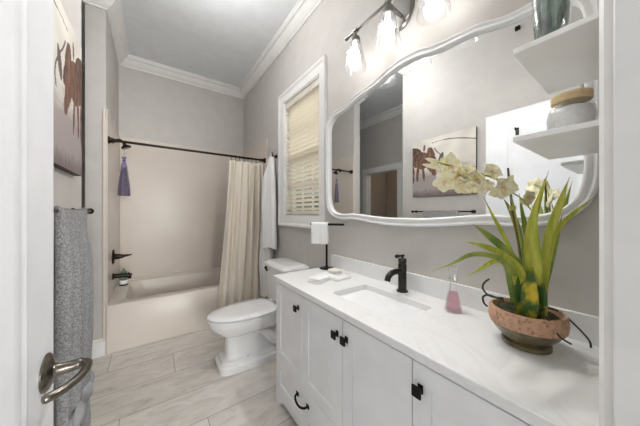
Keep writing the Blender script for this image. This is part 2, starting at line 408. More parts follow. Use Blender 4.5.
for yy in (WY0+.11, WY1-.11):
    b = B()
    for x in (.014, .064): b.tube([(x, yy, 1.29), (x, yy, 2.44)], .0011, 5)
    b.obj('ladder_cord', 'cord', bl)

# outside: hedge and ground
bm = bmesh.new(); b = B()
for i in range(2600):
    y = random.uniform(3.0, 11); z = random.uniform(0, 2.15)*(1-.08*math.sin(y*2.1)); x = 2.3+random.uniform(-.25, .35)+.1*math.sin(y*3+z*4)
    c = Vector((x, y, z)); u = Vector((random.gauss(0, 1), random.gauss(0, 1), random.gauss(0, 1))).normalized(); v = u.orthogonal().normalized(); s_ = random.uniform(.05, .10)
    b.add([c-u*s_, c+v*s_*.5, c+u*s_, c-v*s_*.5], [(0, 1, 2, 3)])
b.box((2.35, 2.9, 0), (2.7, 11.1, 1.8))
b.obj('hedge', 'hedge', None, fix=False, label='green leafy hedge outside, seen through the window blind', cat='hedge', center=True)
struct(B().box((.2, -1, -.3), (14, 16, -.02)), 'ground', 'soil')

# ------------------------------------------------------------------ bathtub
tub = empty('bathtub', (-.78, 3.36, 0), 'cream built-in alcove bathtub with a flat skirt and step-down rim', 'bathtub')
ox, oy, hx, hy = -.7775, 3.366, .7765, .486
b = B(); k = 10; RM = .435
ix, iy = ox, 3.372; ihx, ihy = .655, .375
rings = [rrect(ox, oy, hx, hy, .006, .0, k), rrect(ox, oy, hx, hy, .006, RM-.012, k), rrect(ox, oy, hx-.006, hy-.006, .01, RM-.002, k), rrect(ox, oy, hx-.014, hy-.014, .01, RM, k),
         rrect(ix, iy, ihx+.012, ihy+.012, .12, RM, k), rrect(ix, iy, ihx, ihy, .12, RM-.008, k), rrect(ix, iy, ihx-.03, ihy-.03, .12, RM-.12, k), rrect(ix, iy, ihx-.07, ihy-.05, .12, .12, k), rrect(ix, iy, ihx-.13, ihy-.10, .10, .075, k)]
b.loft(rings, True, True); b.obj('tub_shell', 'surround', tub, smooth=True, ang=35)
b = B(); b.box((-1.54, 3.775, RM), (-.014, 3.841, RM+.018)); b.obj('back_ledge', 'surround', tub, bevel=.008, seg=3)
b = B(); b.lathe([(.024, 0), (.024, .003), (.016, .005)], (-1.1, 3.37, .076), 20); b.obj('drain', 'bronze', tub, smooth=True)

# ------------------------------------------------------------------ tub fixtures
XS = -1.543
def disc(b, c, axis, prof, n=28): return b.lathe(prof, c, n, axis)
sv = empty('shower_valve', (XS, 3.235, .83), 'dark bronze lever shower valve on the tub surround above the spout', 'valve')
b = B(); b.lathe([(.078, 0), (.078, .004), (.070, .012), (.03, .018), (.03, .03)], (XS, 3.235, .83), 32, (1, 0, 0)); b.obj('escutcheon', 'bronze', sv, smooth=True)
b = B(); b.lathe([(.026, .03), (.028, .04), (.022, .065), (.02, .085)], (XS, 3.235, .83), 24, (1, 0, 0)); b.tube([(XS+.07, 3.235, .83), (XS+.11, 3.225, .836), (XS+.155, 3.215, .842)], [.017, .012, .005], 12); b.obj('lever', 'bronze', sv, smooth=True)
b = B()
b.tube([(XS, 3.21, .632), (XS+.06, 3.21, .632), (XS+.12, 3.21, .628), (XS+.155, 3.21, .622)], [.024, .023, .022, .021], 16); b.lathe([(.034, 0), (.034, .006), (.026, .012)], (XS, 3.21, .632), 24, (1, 0, 0)); b.tube([(XS+.135, 3.21, .625), (XS+.135, 3.21, .592)], .017, 14); b.tube([(XS+.13, 3.21, .64), (XS+.13, 3.21, .662)], .006, 8)
b.obj('tub_spout', 'bronze', None, smooth=True, label='dark bronze tub spout below the lever valve', cat='spout', center=True)
sh = empty('overhead_shower', (XS, 3.22, 2.02), 'dark bronze shower head on a short curved arm near the curtain rod', 'shower head')
b = B(); b.lathe([(.03, 0), (.028, .008), (.012, .014)], (XS, 3.22, 2.03), 24, (1, 0, 0)); b.obj('flange', 'bronze', sh, smooth=True)
b = B(); b.tube(catmull([(XS, 3.22, 2.03), (XS+.04, 3.22, 2.05), (XS+.065, 3.22, 2.047), (XS+.092, 3.22, 2.018)], 5), .0095, 10); b.obj('arm', 'bronze', sh, smooth=True)
b = B(); b.lathe([(.012, 0), (.018, .010), (.016, .018), (.042, .040), (.047, .050), (.042, .056), (.01, .055)], (XS+.088, 3.22, 2.022), 28, (.45, 0, -1)); b.obj('head', 'bronze', sh, smooth=True)
# lavender sachet hung from the shower head
lx, ly, zt, zb = -1.452, 3.21, 1.925, 1.462
sc = empty('lavender_sachet', (lx, ly, zt), 'purple mesh bag of dried lavender hanging from the shower head', 'sachet')
def sach(wt, prof, th):
    rings = []
    for z, hw in prof:
        rings.append([Vector((lx+hw*math.cos(2*PI*k/24)*wt, ly+hw*.45*math.sin(2*PI*k/24)*wt+.004*math.sin(5*k), z)) for k in range(24)])
    return B().loft(rings)
sach(1, [(zb, .046), (zb+.01, .054), (zb+.10, .049), (zb+.22, .037), (zb+.32, .026), (zb+.36, .012), (zb+.375, .008), (zb+.39, .016), (zb+.41, .022)], 0).obj('mesh_bag', 'lavmesh', sc, smooth=True)
sach(1, [(zb+.006, .042), (zb+.02, .048), (zb+.10, .042), (zb+.22, .028), (zb+.30, .012)], 0).obj('lavender', 'lav', sc, smooth=True)
b = B(); b.lathe([(.013, 0), (.014, .008), (.013, .016)], (lx, ly, zb+.363), 16); b.tube([(lx, ly, zb+.37), (XS+.092, 3.215, 1.985)], .0015, 6); b.obj('ribbon', 'purple', sc, smooth=True)
# little jar on the tub corner
jt = empty('glazed_jar', (-1.485, 3.60, RM), 'small teal lidded jar on the tub corner ledge behind the spout', 'jar')
jz = RM+.0005
b = B(); b.lathe([(.040, 0), (.042, .003), (.042, .012), (.038, .014)], (-1.485, 3.60, jz), 24); b.obj('foot', 'bronze', jt, smooth=True)
b = B(); b.lathe([(.036, .0145), (.040, .02), (.042, .055), (.038, .0605)], (-1.485, 3.60, jz), 24); b.obj('dish', 'porcelain', jt, smooth=True, label='white dish under the jar')
b = B(); b.lathe([(.028, .061), (.038, .07), (.041, .10), (.038, .125), (.030, .14), (.024, .146)], (-1.485, 3.60, jz), 28); b.obj('jar_body', 'teal', jt, smooth=True)
b = B(); b.lathe([(.030, .1465), (.031, .152), (.022, .165), (.008, .172), (.006, .178), (.011, .186), (.006, .195)], (-1.485, 3.60, jz), 24); b.obj('lid', 'teal', jt, smooth=True)

# ------------------------------------------------------------------ curtain rod and curtain
RY, RZ = 2.925, 1.966
cr = empty('curtain_rod', (-.78, RY, RZ), 'dark bronze shower curtain rod spanning the tub alcove', 'curtain rod')
B().tube([(-1.54, RY, RZ), (-.014, RY, RZ)], .0125, 16).obj('rod', 'bronze', cr, smooth=True)
for sx, x in ((1, -1.543), (-1, -.0122)):
    B().lathe([(.034, 0), (.034, .008), (.024, .020), (.017, .05), (.017, .06)], (x, RY, RZ), 24, (sx, 0, 0)).obj('flange', 'bronze', cr, smooth=True)
sc_ = empty('shower_curtain', (-.25, RY, 1.93), 'cream cloth shower curtain gathered at the right end of the rod', 'curtain')
nu, nv = 150, 40; rings = []
ZT, ZB = 1.925, .17
for j in range(nv+1):
    v = j/nv; z = ZT+(ZB-ZT)*v; e = v**1.1
    xl = -.462+(-.625+.462)*e; xr = -.035+(-.075+.035)*e; yc = RY+(2.832-RY)*min(1, v*1.15)
    amp = .030+.012*math.sin(PI*min(1, v*1.2)); row = []
    for i in range(nu+1):
        u = i/nu; uu = u+.012*math.sin(u*9+v*2)
        ph = uu*2*PI*5.6
        yy = yc+amp*(math.sin(ph)+.30*math.sin(2*ph+1+v*1.2))*(.85+.3*math.sin(u*11)); yy = min(yy, 2.872) if z < .46 else yy
        xx = xl+(xr-xl)*u+.014*math.sin(ph*1+1.2)*(.4+.6*v)+.006*math.sin(u*23+v*5)
        row.append(Vector((xx, yy, z-.012*abs(math.sin(ph/2))*(1-v)**6)))
    rings.append(row)
B().loft(rings, False, False, False).obj('cloth', 'curtain', sc_, smooth=True, thick=.0015, fix=False, ang=180)
for k in range(8):
    u = (k+.3)/8; x = -.455+(.41)*u
    pts = [(x+.003*math.sin(a), RY+.021*math.sin(a), RZ-.005+.022*math.cos(a)) for a in [2*PI*q/16 for q in range(17)]]
    b = B(); b.tube(pts, .0018, 6); b.tube([(x, RY, RZ-.027), (x, RY-.004, RZ-.05)], .0025, 6); b.obj('curtain_ring', 'bronze', sc_, smooth=True)

# ------------------------------------------------------------------ robe hook and towel by the tub
hy_ = 2.60
hk = empty('robe_hook', (0, hy_, 1.955), 'dark bronze robe hook on the wall between window and tub', 'hook')
B().lathe([(.026, 0), (.026, .006), (.018, .010), (.009, .014), (.008, .045)], (0, hy_, 1.955), 24, (-1, 0, 0)).obj('rose', 'bronze', hk, smooth=True)
b = B(); b.lathe([(.008, .04), (.014, .048), (.016, .056), (.010, .064)], (0, hy_, 1.955), 20, (-1, 0, 0)); b.tube([(-.038, hy_, 1.955), (-.05, hy_, 1.978), (-.058, hy_, 2.0)], [.006, .006, .009], 10); b.obj('prong', 'bronze', hk, smooth=True)
tw = empty('bath_towel', (-.06, hy_+.05, 1.95), 'white bath towel hanging from the robe hook beside the curtain', 'towel')
def hang(zt, zb, prof, seed, thick, name):
    """bunched cloth hanging along the wall x=0; prof: v -> (y_near, y_far, depth)"""
    rings = []; nv = 40; n = 64
    for j in range(nv+1):
        v = j/nv; z = zt+(zb-zt)*v
        for q in range(len(prof)-1):
            if prof[q][0] <= v <= prof[q+1][0]:
                t = (v-prof[q][0])/(prof[q+1][0]-prof[q][0]); t = t*t*(3-2*t); A, Bp = prof[q], prof[q+1]
                y0 = A[1]+(Bp[1]-A[1])*t; y1 = A[2]+(Bp[2]-A[2])*t; dp = A[3]+(Bp[3]-A[3])*t
        r = []
        for i in range(n):
            a = 2*PI*i/n; yy = (y0+y1)/2-(y1-y0)/2*math.cos(a); f = 1+.25*math.sin(a*5+seed+v*1.5)*min(1, v*4)+.1*math.sin(a*9+seed*2)
            xx = -.018-dp/2-dp/2*math.sin(a)*f if math.sin(a) > 0 else -.018-dp/2-dp/2*math.sin(a)*.9
            r.append(Vector((min(xx, -.006), yy, z+(.02*math.sin(a*2+seed) if j == nv else 0))))
        rings.append(r)
    return B().loft(rings).obj(name, 'towelw', tw, smooth=True, ang=60)
hang(1.965, .88, [(0, 2.595, 2.635, .05), (.05, 2.575, 2.665, .075), (.3, 2.50, 2.72, .13), (.6, 2.47, 2.73, .15), (1, 2.455, 2.72, .15)], 0, 0, 'front_fold')
hang(1.30, .30, [(0, 2.58, 2.72, .10), (.35, 2.56, 2.78, .14), (.6, 2.58, 2.80, .145), (1, 2.62, 2.80, .12)], 2, 0, 'back_fold')

# ------------------------------------------------------------------ toilet
TY = 2.075
tl = empty('toilet', (-.40, TY, 0), 'white elongated two-piece toilet between vanity and tub', 'toilet')
b = B()
rings = [sellip(-.775, -.10, TY, .150, 5, .0), sellip(-.775, -.10, TY, .150, 5, .048), sellip(-.768, -.105, TY, .143, 5, .056), sellip(-.752, -.12, TY, .130, 4.5, .062), sellip(-.748, -.12, TY, .126, 4.5, .082), sellip(-.730, -.13, TY, .112, 4.5, .088),
         sellip(-.722, -.15, TY, .096, 5, .094), sellip(-.712, -.16, TY, .088, 5, .12), sellip(-.708, -.16, TY, .085, 5, .245), sellip(-.712, -.17, TY, .09, 4.2, .262), sellip(-.745, -.17, TY, .122, 3, .280), egg(-.785, -.20, TY, .158, .305), egg(-.815, -.22, TY, .176, .335), egg(-.830, -.235, TY, .185, .365), egg(-.838, -.24, TY, .190, .392), egg(-.836, -.24, TY, .188, .402)]
b.loft(rings); b.obj('bowl', 'porcelain', tl, smooth=True, ang=38)
b = B(); b.loft([rrect(-.17, TY, .155, .115, .05, .30), rrect(-.165, TY, .16, .15, .05, .35), rrect(-.165, TY, .16, .175, .05, .402)]); b.obj('tank_deck', 'porcelain', tl, smooth=True, ang=38)
for s_ in (-1, 1):
    b = B(); b.tube(catmull([(-.50, TY+s_*.085, .30), (-.40, TY+s_*.095, .25), (-.32, TY+s_*.10, .17), (-.24, TY+s_*.10, .11), (-.17, TY+s_*.095, .06)], 6), [.035]*8+[.042]*9+[.04]*8, 16); b.obj('trapway', 'porcelain', tl, smooth=True)
b = B(); b.loft([egg(-.842, -.265, TY, .190, .404, back=3.2), egg(-.848, -.262, TY, .196, .410, back=3.2), egg(-.848, -.262, TY, .196, .418, back=3.2), egg(-.836, -.270, TY, .184, .4225, back=3.2)]); b.obj('seat', 'seatp', tl, smooth=True, ang=38)
b = B(); b.loft([egg(-.834, -.272, TY, .183, .4275, back=3.2), egg(-.846, -.266, TY, .194, .431, back=3.2), egg(-.846, -.266, TY, .194, .438, back=3.2), egg(-.830, -.272, TY, .18, .446, back=3.2), egg(-.75, -.31, TY, .12, .449, back=3.2)]); b.obj('lid', 'seatp', tl, smooth=True, ang=50)
for s_ in (-1, 1):
    B().tube([(-.262, TY+s_*.075-.025, .43), (-.262, TY+s_*.075+.025, .43)], .013, 12).obj('hinge', 'seatp', tl, smooth=True)
b = B(); b.loft([rrect(-.145, TY, .105, .205, .045, .402), rrect(-.145, TY, .112, .222, .045, .45), rrect(-.145, TY, .125, .243, .045, .765)]); b.obj('tank', 'porcelain', tl, smooth=True, ang=38)
b = B(); b.loft([rrect(-.148, TY, .128, .248, .05, .765, 10), rrect(-.150, TY, .138, .258, .055, .772, 10), rrect(-.150, TY, .138, .258, .055, .785, 10), rrect(-.148, TY, .128, .245, .06, .797, 10), rrect(-.146, TY, .118, .232, .06, .800, 10), rrect(-.146, TY, .11, .222, .06, .808, 10), rrect(-.146, TY, .09, .20, .06, .811, 10)]); b.obj('tank_lid', 'porcelain', tl, smooth=True, ang=50)
b = B(); b.lathe([(.014, 0), (.014, .012), (.009, .016)], (-.268, TY+.185, .735), 16, (-1, 0, 0)); b.tube([(-.282, TY+.185, .735), (-.29, TY+.14, .728), (-.29, TY+.115, .724)], [.008, .007, .009], 10); b.obj('flush_lever', 'black', tl, smooth=True)
b = B(); b.lathe([(.014, 0), (.012, .012), (.0, .016)], (-.55, TY-.128, .092), 16); b.obj('bolt_cap', 'porcelain', tl, smooth=True)

# ------------------------------------------------------------------ vanity
VX, V0, V1, CZ = -.500, .037, 1.500, .859
va = empty('vanity_cabinet', (-.25, .77, 0), 'white shaker vanity cabinet with black knobs along the right wall', 'cabinet')
b = B(); b.box((VX, V0, .09), (-.002, V1, .829)); b.box((VX+.06, V0, 0), (-.002, V1-.04, .09)); b.obj('carcass', 'cab', va)
b = B()   # scalloped base skirt with feet
prof = [(V1, 0), (V1-.055, 0), (V1-.075, .035), (V1-.13, .052), (V0+.13, .052), (V0+.075, .035), (V0+.055, 0), (V0, 0), (V0, .095), (V1, .095)]
b.add([(VX-.012, y, z) for y, z in prof]+[(VX+.010, y, z) for y, z in prof], [tuple(range(10)), tuple(reversed(range(10, 20)))]+[(i, (i+1) % 10, 10+(i+1) % 10, 10+i) for i in range(10)])
b.box((VX+.01, V1-.055, 0), (VX+.07, V1, .095)); b.obj('base_skirt', 'cab', va)
F0 = VX-.019
def shaker(name, y0, y1, z0, z1, st=.062):
    b = B(); g = .0015; y0 += g; y1 -= g; z0 += g; z1 -= g
    def rg(o, x): return [Vector((x, y0+o, z0+o)), Vector((x, y1-o, z0+o)), Vector((x, y1-o, z1-o)), Vector((x, y0+o, z1-o))]
    b.loft([rg(0, VX-.0005), rg(0, F0+.0015), rg(.0015, F0), rg(st, F0), rg(st+.0006, F0+.006)], True, True)
    return b.obj(name, 'cab', va)
def knob(par, y, z):
    b = B(); b.box((F0, y-.009, z-.014), (F0-.004, y+.009, z+.014)); b.tube([(F0-.003, y, z), (F0-.022, y, z)], .005, 10)
    b.box((F0-.020, y-.015, z-.017), (F0-.028, y+.015, z+.017)); b.obj('knob', 'black', par, bevel=.002)
ZD, ZTOP = .315, .822
for y0, y1, ky in ((1.140, 1.480, 1.180), (.795, 1.140, .828), (.450, .795, .765), (.105, .450, .420)):
    d = shaker('door', y0, y1, ZD, ZTOP); knob(d, ky, .745)
def pull(par, yc, z):
    b = B(); pts = [(F0, yc-.055, z), (F0-.018, yc-.052, z-.004), (F0-.028, yc-.03, z-.012), (F0-.031, yc, z-.016), (F0-.028, yc+.03, z-.012), (F0-.018, yc+.052, z-.004), (F0, yc+.055, z)]
    b.tube(catmull(pts, 4), .0058, 10); b.box((F0, yc-.068, z-.010), (F0-.005, yc-.044, z+.010)); b.box((F0, yc+.044, z-.010), (F0-.005, yc+.068, z+.010)); b.obj('handle', 'black', par, smooth=True)
for y0, y1 in ((.795, 1.480), (.105, .795)):
    d = shaker('drawer', y0, y1, .10, ZD); pull(d, (y0+y1)/2-.005, .247)

ct = empty('countertop', (-.26, .77, .829), 'white veined quartz vanity countertop with a low backsplash', 'countertop')
SX, SY, SHX, SHY = -.282, .795, .128, .212
b = B(); ccx, ccy, chx, chy = -.263, .778, .2615, .742; k = 8
b.loft([rrect(ccx, ccy, chx, chy, .002, .829, k), rrect(ccx, ccy, chx, chy, .002, CZ-.002, k), rrect(ccx, ccy, chx-.002, chy-.002, .002, CZ, k), rrect(SX, SY, SHX, SHY, .025, CZ, k), rrect(SX, SY, SHX, SHY, .025, .829, k)], loop=True)
b.obj('slab', 'quartz', ct, smooth=True, ang=30)
b = B(); b.box((-.0015, .0365, CZ), (-.021, 1.519, .951)); b.obj('backsplash', 'quartz', ct, bevel=.0015)
b = B()
b.loft([rrect(SX, SY, SHX+.02, SHY+.02, .03, .828, k), rrect(SX, SY, SHX+.001, SHY+.001, .026, .828, k), rrect(SX, SY, SHX-.004, SHY-.006, .035, .80, k), rrect(SX, SY, SHX-.016, SHY-.03, .05, .745, k), rrect(SX, SY, SHX-.045, SHY-.09, .05, .722, k), rrect(SX, SY, .03, .03, .02, .716, k)], False, True)
b.loft([rrect(SX, SY, SHX+.02, SHY+.02, .03, .8279, k), rrect(SX, SY, SHX+.012, SHY+.012, .03, .74, k), rrect(SX, SY, SHX-.02, SHY-.06, .03, .705, k)], False, True)
sk = b.obj('sink', 'porcelain', None, smooth=True, ang=50, label='white rectangular undermount sink set in the vanity countertop', cat='sink', center=True)
B().lathe([(.021, 0), (.021, .002), (.014, .004), (.0, .004)], (SX, SY, .7165), 24).obj('drain', 'lampmetal', sk, smooth=True)

fx, fy = -.080, .800
fa = empty('faucet', (fx, fy, CZ), 'dark gunmetal single-hole faucet behind the sink', 'faucet')
B().lathe([(.030, 0), (.030, .007), (.024, .010)], (fx, fy, CZ), 28).obj('base', 'gun', fa, smooth=True)
B().lathe([(.0225, .008), (.0225, .148), (.020, .152), (.020, .158), (.0225, .162), (.0225, .178), (.018, .182)], (fx, fy, CZ), 28).obj('body', 'gun', fa, smooth=True)
b = B(); b.tube(catmull([(fx, fy, CZ+.108), (fx-.05, fy, CZ+.116), (fx-.092, fy, CZ+.113), (fx-.118, fy, CZ+.098), (fx-.128, fy, CZ+.076)], 5), .0155, 14); b.obj('spout', 'gun', fa, smooth=True)
b = B(); b.tube([(fx, fy, CZ+.18), (fx, fy, CZ+.196)], .007, 10); b.tube([(fx+.012, fy, CZ+.196), (fx-.055, fy, CZ+.198)], .0065, 12); b.lathe([(.006, 0), (.010, .004), (.010, .02), (.006, .024)], (fx-.034, fy, CZ+.198), 14, (-1, 0, 0)); b.obj('lever', 'gun', fa, smooth=True)

# towel stand with hand towel
tx, ty = -.105, 1.462
ts = empty('towel_stand', (tx, ty, CZ), 'black T-shaped countertop towel stand at the far end of the vanity', 'towel stand')
B().lathe([(.055, 0), (.055, .006), (.02, .012), (.009, .016)], (tx, ty, CZ), 32).obj('base', 'black', ts, smooth=True)
B().tube([(tx, ty, CZ+.01), (tx, ty, CZ+.342)], .0085, 14).obj('post', 'black', ts, smooth=True)
b = B(); b.tube([(tx-.095, ty+.085, CZ+.342), (tx+.065, ty-.13, CZ+.342)], .009, 14); b.obj('crossbar', 'black', ts, smooth=True)
def drape(p0, p1, zbar, rr, lenf, lenb, m, name, parent=None, wav=.003, seed=0, thick=.006, **tags):
    p0 = Vector(p0); p1 = Vector(p1); d = (p1-p0).normalized(); nn = Vector((d.y, -d.x, 0)); rows = []
    path = [(-rr, -lenb*(1-t/12)) for t in range(12)]+[(-rr*math.cos(PI*t/8), rr*math.sin(PI*t/8)) for t in range(9)]+[(rr, -lenf*(t+1)/16) for t in range(16)]
    for q, (o, z) in enumerate(path):
        row = []
        for i in range(31):
            u = i/30; p = p0+(p1-p0)*u; hang_ = min(1, max(0, -z/.08)); s_ = 1 if o > 0 else -1
            off = wav*hang_*(math.sin(u*11+seed)+.5*math.sin(u*23+seed*2+z*9)+1)*s_
            row.append(Vector((p.x, p.y, zbar))+nn*(o+off)+Vector((0, 0, z)))
        rows.append(row)
    return B().loft(rows, False, False, False).obj(name, m, parent, smooth=True, thick=thick, fix=False, ang=180, **tags)
drape((tx-.088, ty+.076, 0), (tx-.005, ty-.036+.01, 0), CZ+.342, .014, .15, .14, 'towelw', 'hand_towel', wav=.002, label='small white hand towel draped over the black towel stand', cat='towel')

# folded washcloths and soap on the counter
def slab_cloth(name, c, sx, sy, rz, layers, h, lab, parent=None):
    b = B(); c = Vector(c)
    for L in range(layers):
        rings = []; z0 = c.z+L*h+.0006; n = 9
        a_ = rz+.06*math.sin(L*2.3); sxx = sx*(1-.05*L); syy = sy*(1-.04*L)
        def tr(x, y, z):
            z += .004*noise.noise(Vector((x*14, y*14, L))) if z > z0+.001 else 0
            return Vector((c.x+x*math.cos(a_)-y*math.sin(a_), c.y+x*math.sin(a_)+y*math.cos(a_), z))
        for o, z in ((0.004, z0), (0, z0+h*.5), (.004, z0+h*.95)):
            rr_ = rrect(0, 0, sxx-o, syy-o, .014, z, 8); rings.append([tr(p.x, p.y, p.z) for p in rr_])
        b.loft(rings)
    return b.obj(name, 'towelw', parent, smooth=True, ang=60, label=None if parent else lab, cat=None if parent else 'towel')
slab_cloth('washcloth', (-.348, 1.225, CZ), .060, .052, .35, 3, .009, 'white folded washcloth near the front edge by the sink')
slab_cloth('washcloth', (-.200, 1.245, CZ), .068, .10, .10, 2, .007, 'white folded washcloth lying flat under the wrapped soap bar')
b = B(); b.loft([rrect(-.175, 1.275, .028, .045, .01, CZ+.0185), rrect(-.175, 1.275, .03, .048, .012, CZ+.028), rrect(-.175, 1.275, .027, .044, .01, CZ+.038)]); b.obj('soap_bar', 'soap', None, smooth=True, ang=50, label='ivory wrapped soap bar lying on the flat washcloth', cat='soap', center=True)

# pink cut-glass bottle
px_, py_ = -.118, .512
pb = empty('perfume_bottle', (px_, py_, CZ), 'faceted clear glass bottle holding pink liquid right of the faucet', 'bottle')
def facet(prof, n=10, dz=0):
    return B().loft([[Vector((px_+r*(1+.06*(k % 2))*math.cos(2*PI*k/n), py_+r*(1+.06*(k % 2))*math.sin(2*PI*k/n), CZ+z)) for k in range(n)] for r, z in prof])
facet([(.031, .001), (.034, .006), (.030, .03), (.024, .065), (.016, .092), (.013, .10), (.013, .135), (.019, .14), (.019, .146)], 20).obj('glass_body', 'glass', pb, smooth=True, ang=20)
facet([(.027, .006), (.029, .010), (.026, .03), (.021, .062), (.016, .084)], 20).obj('liquid', 'pink', pb, smooth=True, ang=20)
facet([(.012, .13), (.012, .147), (.018, .152), (.014, .165), (.020, .188), (.026, .196), (.020, .197)], 14).obj('stopper', 'glass', pb, smooth=True, ang=20)

# ------------------------------------------------------------------ orchid in pot
def PX(u, v, d):
    a = (u-320)/235.9; c = (211.9-v)/235.9
    return CAMP+Vector((a*math.cos(YAW)+math.sin(YAW), -a*math.sin(YAW)+math.cos(YAW), c))*d
pc = Vector((-.195, .245, CZ)); D0 = (pc-CAMP).dot(Vector((math.sin(YAW), math.cos(YAW), 0)))
og = empty('potted_orchid', pc, 'cream cymbidium orchid with strap leaves in a terracotta bowl pot on the counter', 'plant')
pot = B().lathe([(.058, 0), (.064, .003), (.064, .014), (.056, .019), (.066, .028), (.082, .046), (.091, .060), (.095, .064), (.0985, .070), (.101, .090), (.0995, .112), (.096, .119), (.089, .120), (.087, .112), (.085, .095), (.05, .09)], pc, 56).obj('pot', 'glaze', og, smooth=True, ang=45)
pot.data.materials.append(M['terra'])
for p in pot.data.polygons:
    zz = p.center.z
    if zz > .068 and math.hypot(p.center.x, p.center.y) > .08: p.material_index = 1
b = B(); rings = []
for q in range(6):
    r_ = .086*(1-q/6); rings.append([pc+Vector((r_*math.cos(2*PI*k/28), r_*math.sin(2*PI*k/28), .100+.014*math.sin(q)+.005*noise.noise(Vector((k, q, 0))*.7))) for k in range(28)])
b.loft(rings, False, True); b.obj('moss', 'moss', og, smooth=True)
def leaf(pts, wd, m, tipd=0, fold=.25, side=None, name='leaf'):
    pts = catmull(pts, 7); n = len(pts); rows = []
    view = (pts[n//2]-CAMP).normalized()
    for i, p in enumerate(pts):
        t = i/(n-1); T_ = (pts[min(i+1, n-1)]-pts[max(i-1, 0)]).normalized()
        sd = T_.cross(view)
        sd = sd.normalized() if sd.length > 1e-4 else Vector((0, 0, 1))
        if side is not None: sd = (sd+Vector(side)).normalized()
        nm = T_.cross(sd).normalized()
        wv = wd*(min(1, .70+t*1.2))*(1-t**5)**.8*(1 if t < .55 else (1-((t-.55)/.45)**2.2)); wv = max(wv, .0006)
        rows.append([p-sd*wv+nm*wv*fold, p-sd*wv*.5+nm*wv*fold*.35, p, p+sd*wv*.5+nm*wv*fold*.35, p+sd*wv+nm*wv*fold])
    return B().loft(rows, False, False, False).obj(name, m, og, smooth=True, thick=.0012, fix=False, ang=180)
D = D0
def pp(*l): return [PX(u, v, D+dd) for u, v, dd in l]
leaf(pp((531, 305, .0), (528, 270, -.01), (529, 235, -.02), (538, 203, -.035), (548.5, 171, -.05)), .0112, 'green')
leaf(pp((541, 308, .0), (544, 275, -.015), (549, 236, -.03), (560, 203, -.045), (569.5, 177, -.06)), .0122, 'green')
leaf(pp((536, 308, -.02), (538, 280, -.04), (536, 250, -.05), (533, 225, -.05), (536, 205, -.05), (541, 190, -.05)), .011, 'green')
leaf(pp((530, 300, -.01), (524, 272, -.02), (502, 247, -.03), (485, 233, -.04), (473, 224, -.05)), .0115, 'green2')
leaf(pp((528, 302, -.01), (520, 270, -.03), (503, 255, -.045), (484, 246, -.06), (464, 241.5, -.07)), .0105, 'green')
leaf(pp((513, 303, .0), (510, 285, -.03), (506, 265, -.06), (492, 256, -.08), (472, 254.5, -.09), (453, 263, -.09), (432, 271.5, -.09)), .0075, 'green2')
leaf(pp((520, 300, .0), (514, 275, .03), (504, 262, .05), (492, 262, .05), (479, 270, .04), (466, 276.5, .03)), .0085, 'green')
leaf(pp((524, 300, .02), (516, 265, .03), (505, 238, .03), (494, 218, .03), (483, 196, .02)), .0065, 'green')
leaf(pp((530, 298, .02), (530, 255, .03), (524, 222, .03), (519, 193, .03)), .008, 'green2')
leaf(pp((526, 295, .03), (520, 240, .03), (512, 213, .03), (503, 198, .02)), .009, 'green2')
leaf(pp((545, 305, .01), (548, 262, .0), (557, 231, -.02), (576, 211, -.04), (595, 197, -.05)), .007, 'green')
leaf(pp((520, 305, .03), (516, 285, .03), (512, 268, .03), (511, 252, .03)), .013, 'green2')
leaf(pp((540, 306, .03), (549, 270, .04), (556, 240, .03), (562, 215, .02)), .008, 'green2')
# blotched basal sheaths
for u0, u1, dd, wd_ in ((537, 536, -.035, .026), (524, 521, -.02, .021), (531, 530, -.045, .02)):
    leaf(pp((u0-2, 318, dd), (u0-1, 305, dd-.006), (u1, 288, dd), (u1+2, 268, dd+.01)), wd_, 'sheath', fold=.7, name='leaf_sheath')
b = B(); b.tube(catmull(pp((530, 312, .0), (526, 275, .0), (519, 240, .0), (512, 205, .0), (508, 168, .0)), 6), [.0075-.0045*(i/24) for i in range(25)], 10); b.obj('stake', 'stake', og, smooth=True)
b = B(); b.tube(catmull(pp((528, 305, -.008), (522, 250, -.01), (515, 213, -.012), (509, 192, -.02), (498, 180, -.03), (480, 174, -.04), (458, 168, -.05), (436, 162, -.055)), 6), .0028, 8); b.obj('flower_stem', 'green2', og, smooth=True)
b = B(); b.tube(catmull(pp((511, 192, -.02), (522, 199, -.0), (531, 210, .01)), 5), .0022, 8); b.obj('flower_stem', 'green', og, smooth=True)
b = B()
for q in range(4):
    c = PX(512.5, 206+q*1.3, D); b.tube([c+Vector((.0085*math.cos(a), .0085*math.sin(a), .001*math.sin(a+q))) for a in [2*PI*i/14 for i in range(15)]], .0017, 6)
b.obj('raffia_tie', 'tie', og, smooth=True)
def petal_rows(c, dirv, nrm, L, W, curl):
    rows = []; sd = dirv.cross(nrm).normalized(); n = 8
    for i in range(n+1):
        t = i/n; wv = W*math.sin(PI*min(1, .12+.88*t)**.9)**.75 if t < 1 else .0006; wv = max(wv, .0008)
        p = c+dirv*L*t+nrm*(curl*L*t*t)
        rows.append([p+sd*wv*s_+nm_ for s_, nm_ in ((-1, nrm*wv*(.30+.28*math.sin(t*13+c.z*900))), (-.5, nrm*wv*.07), (0, Vector()), (.5, nrm*wv*.07), (1, nrm*wv*(.30+.28*math.cos(t*11+c.y*900))))])
    return rows
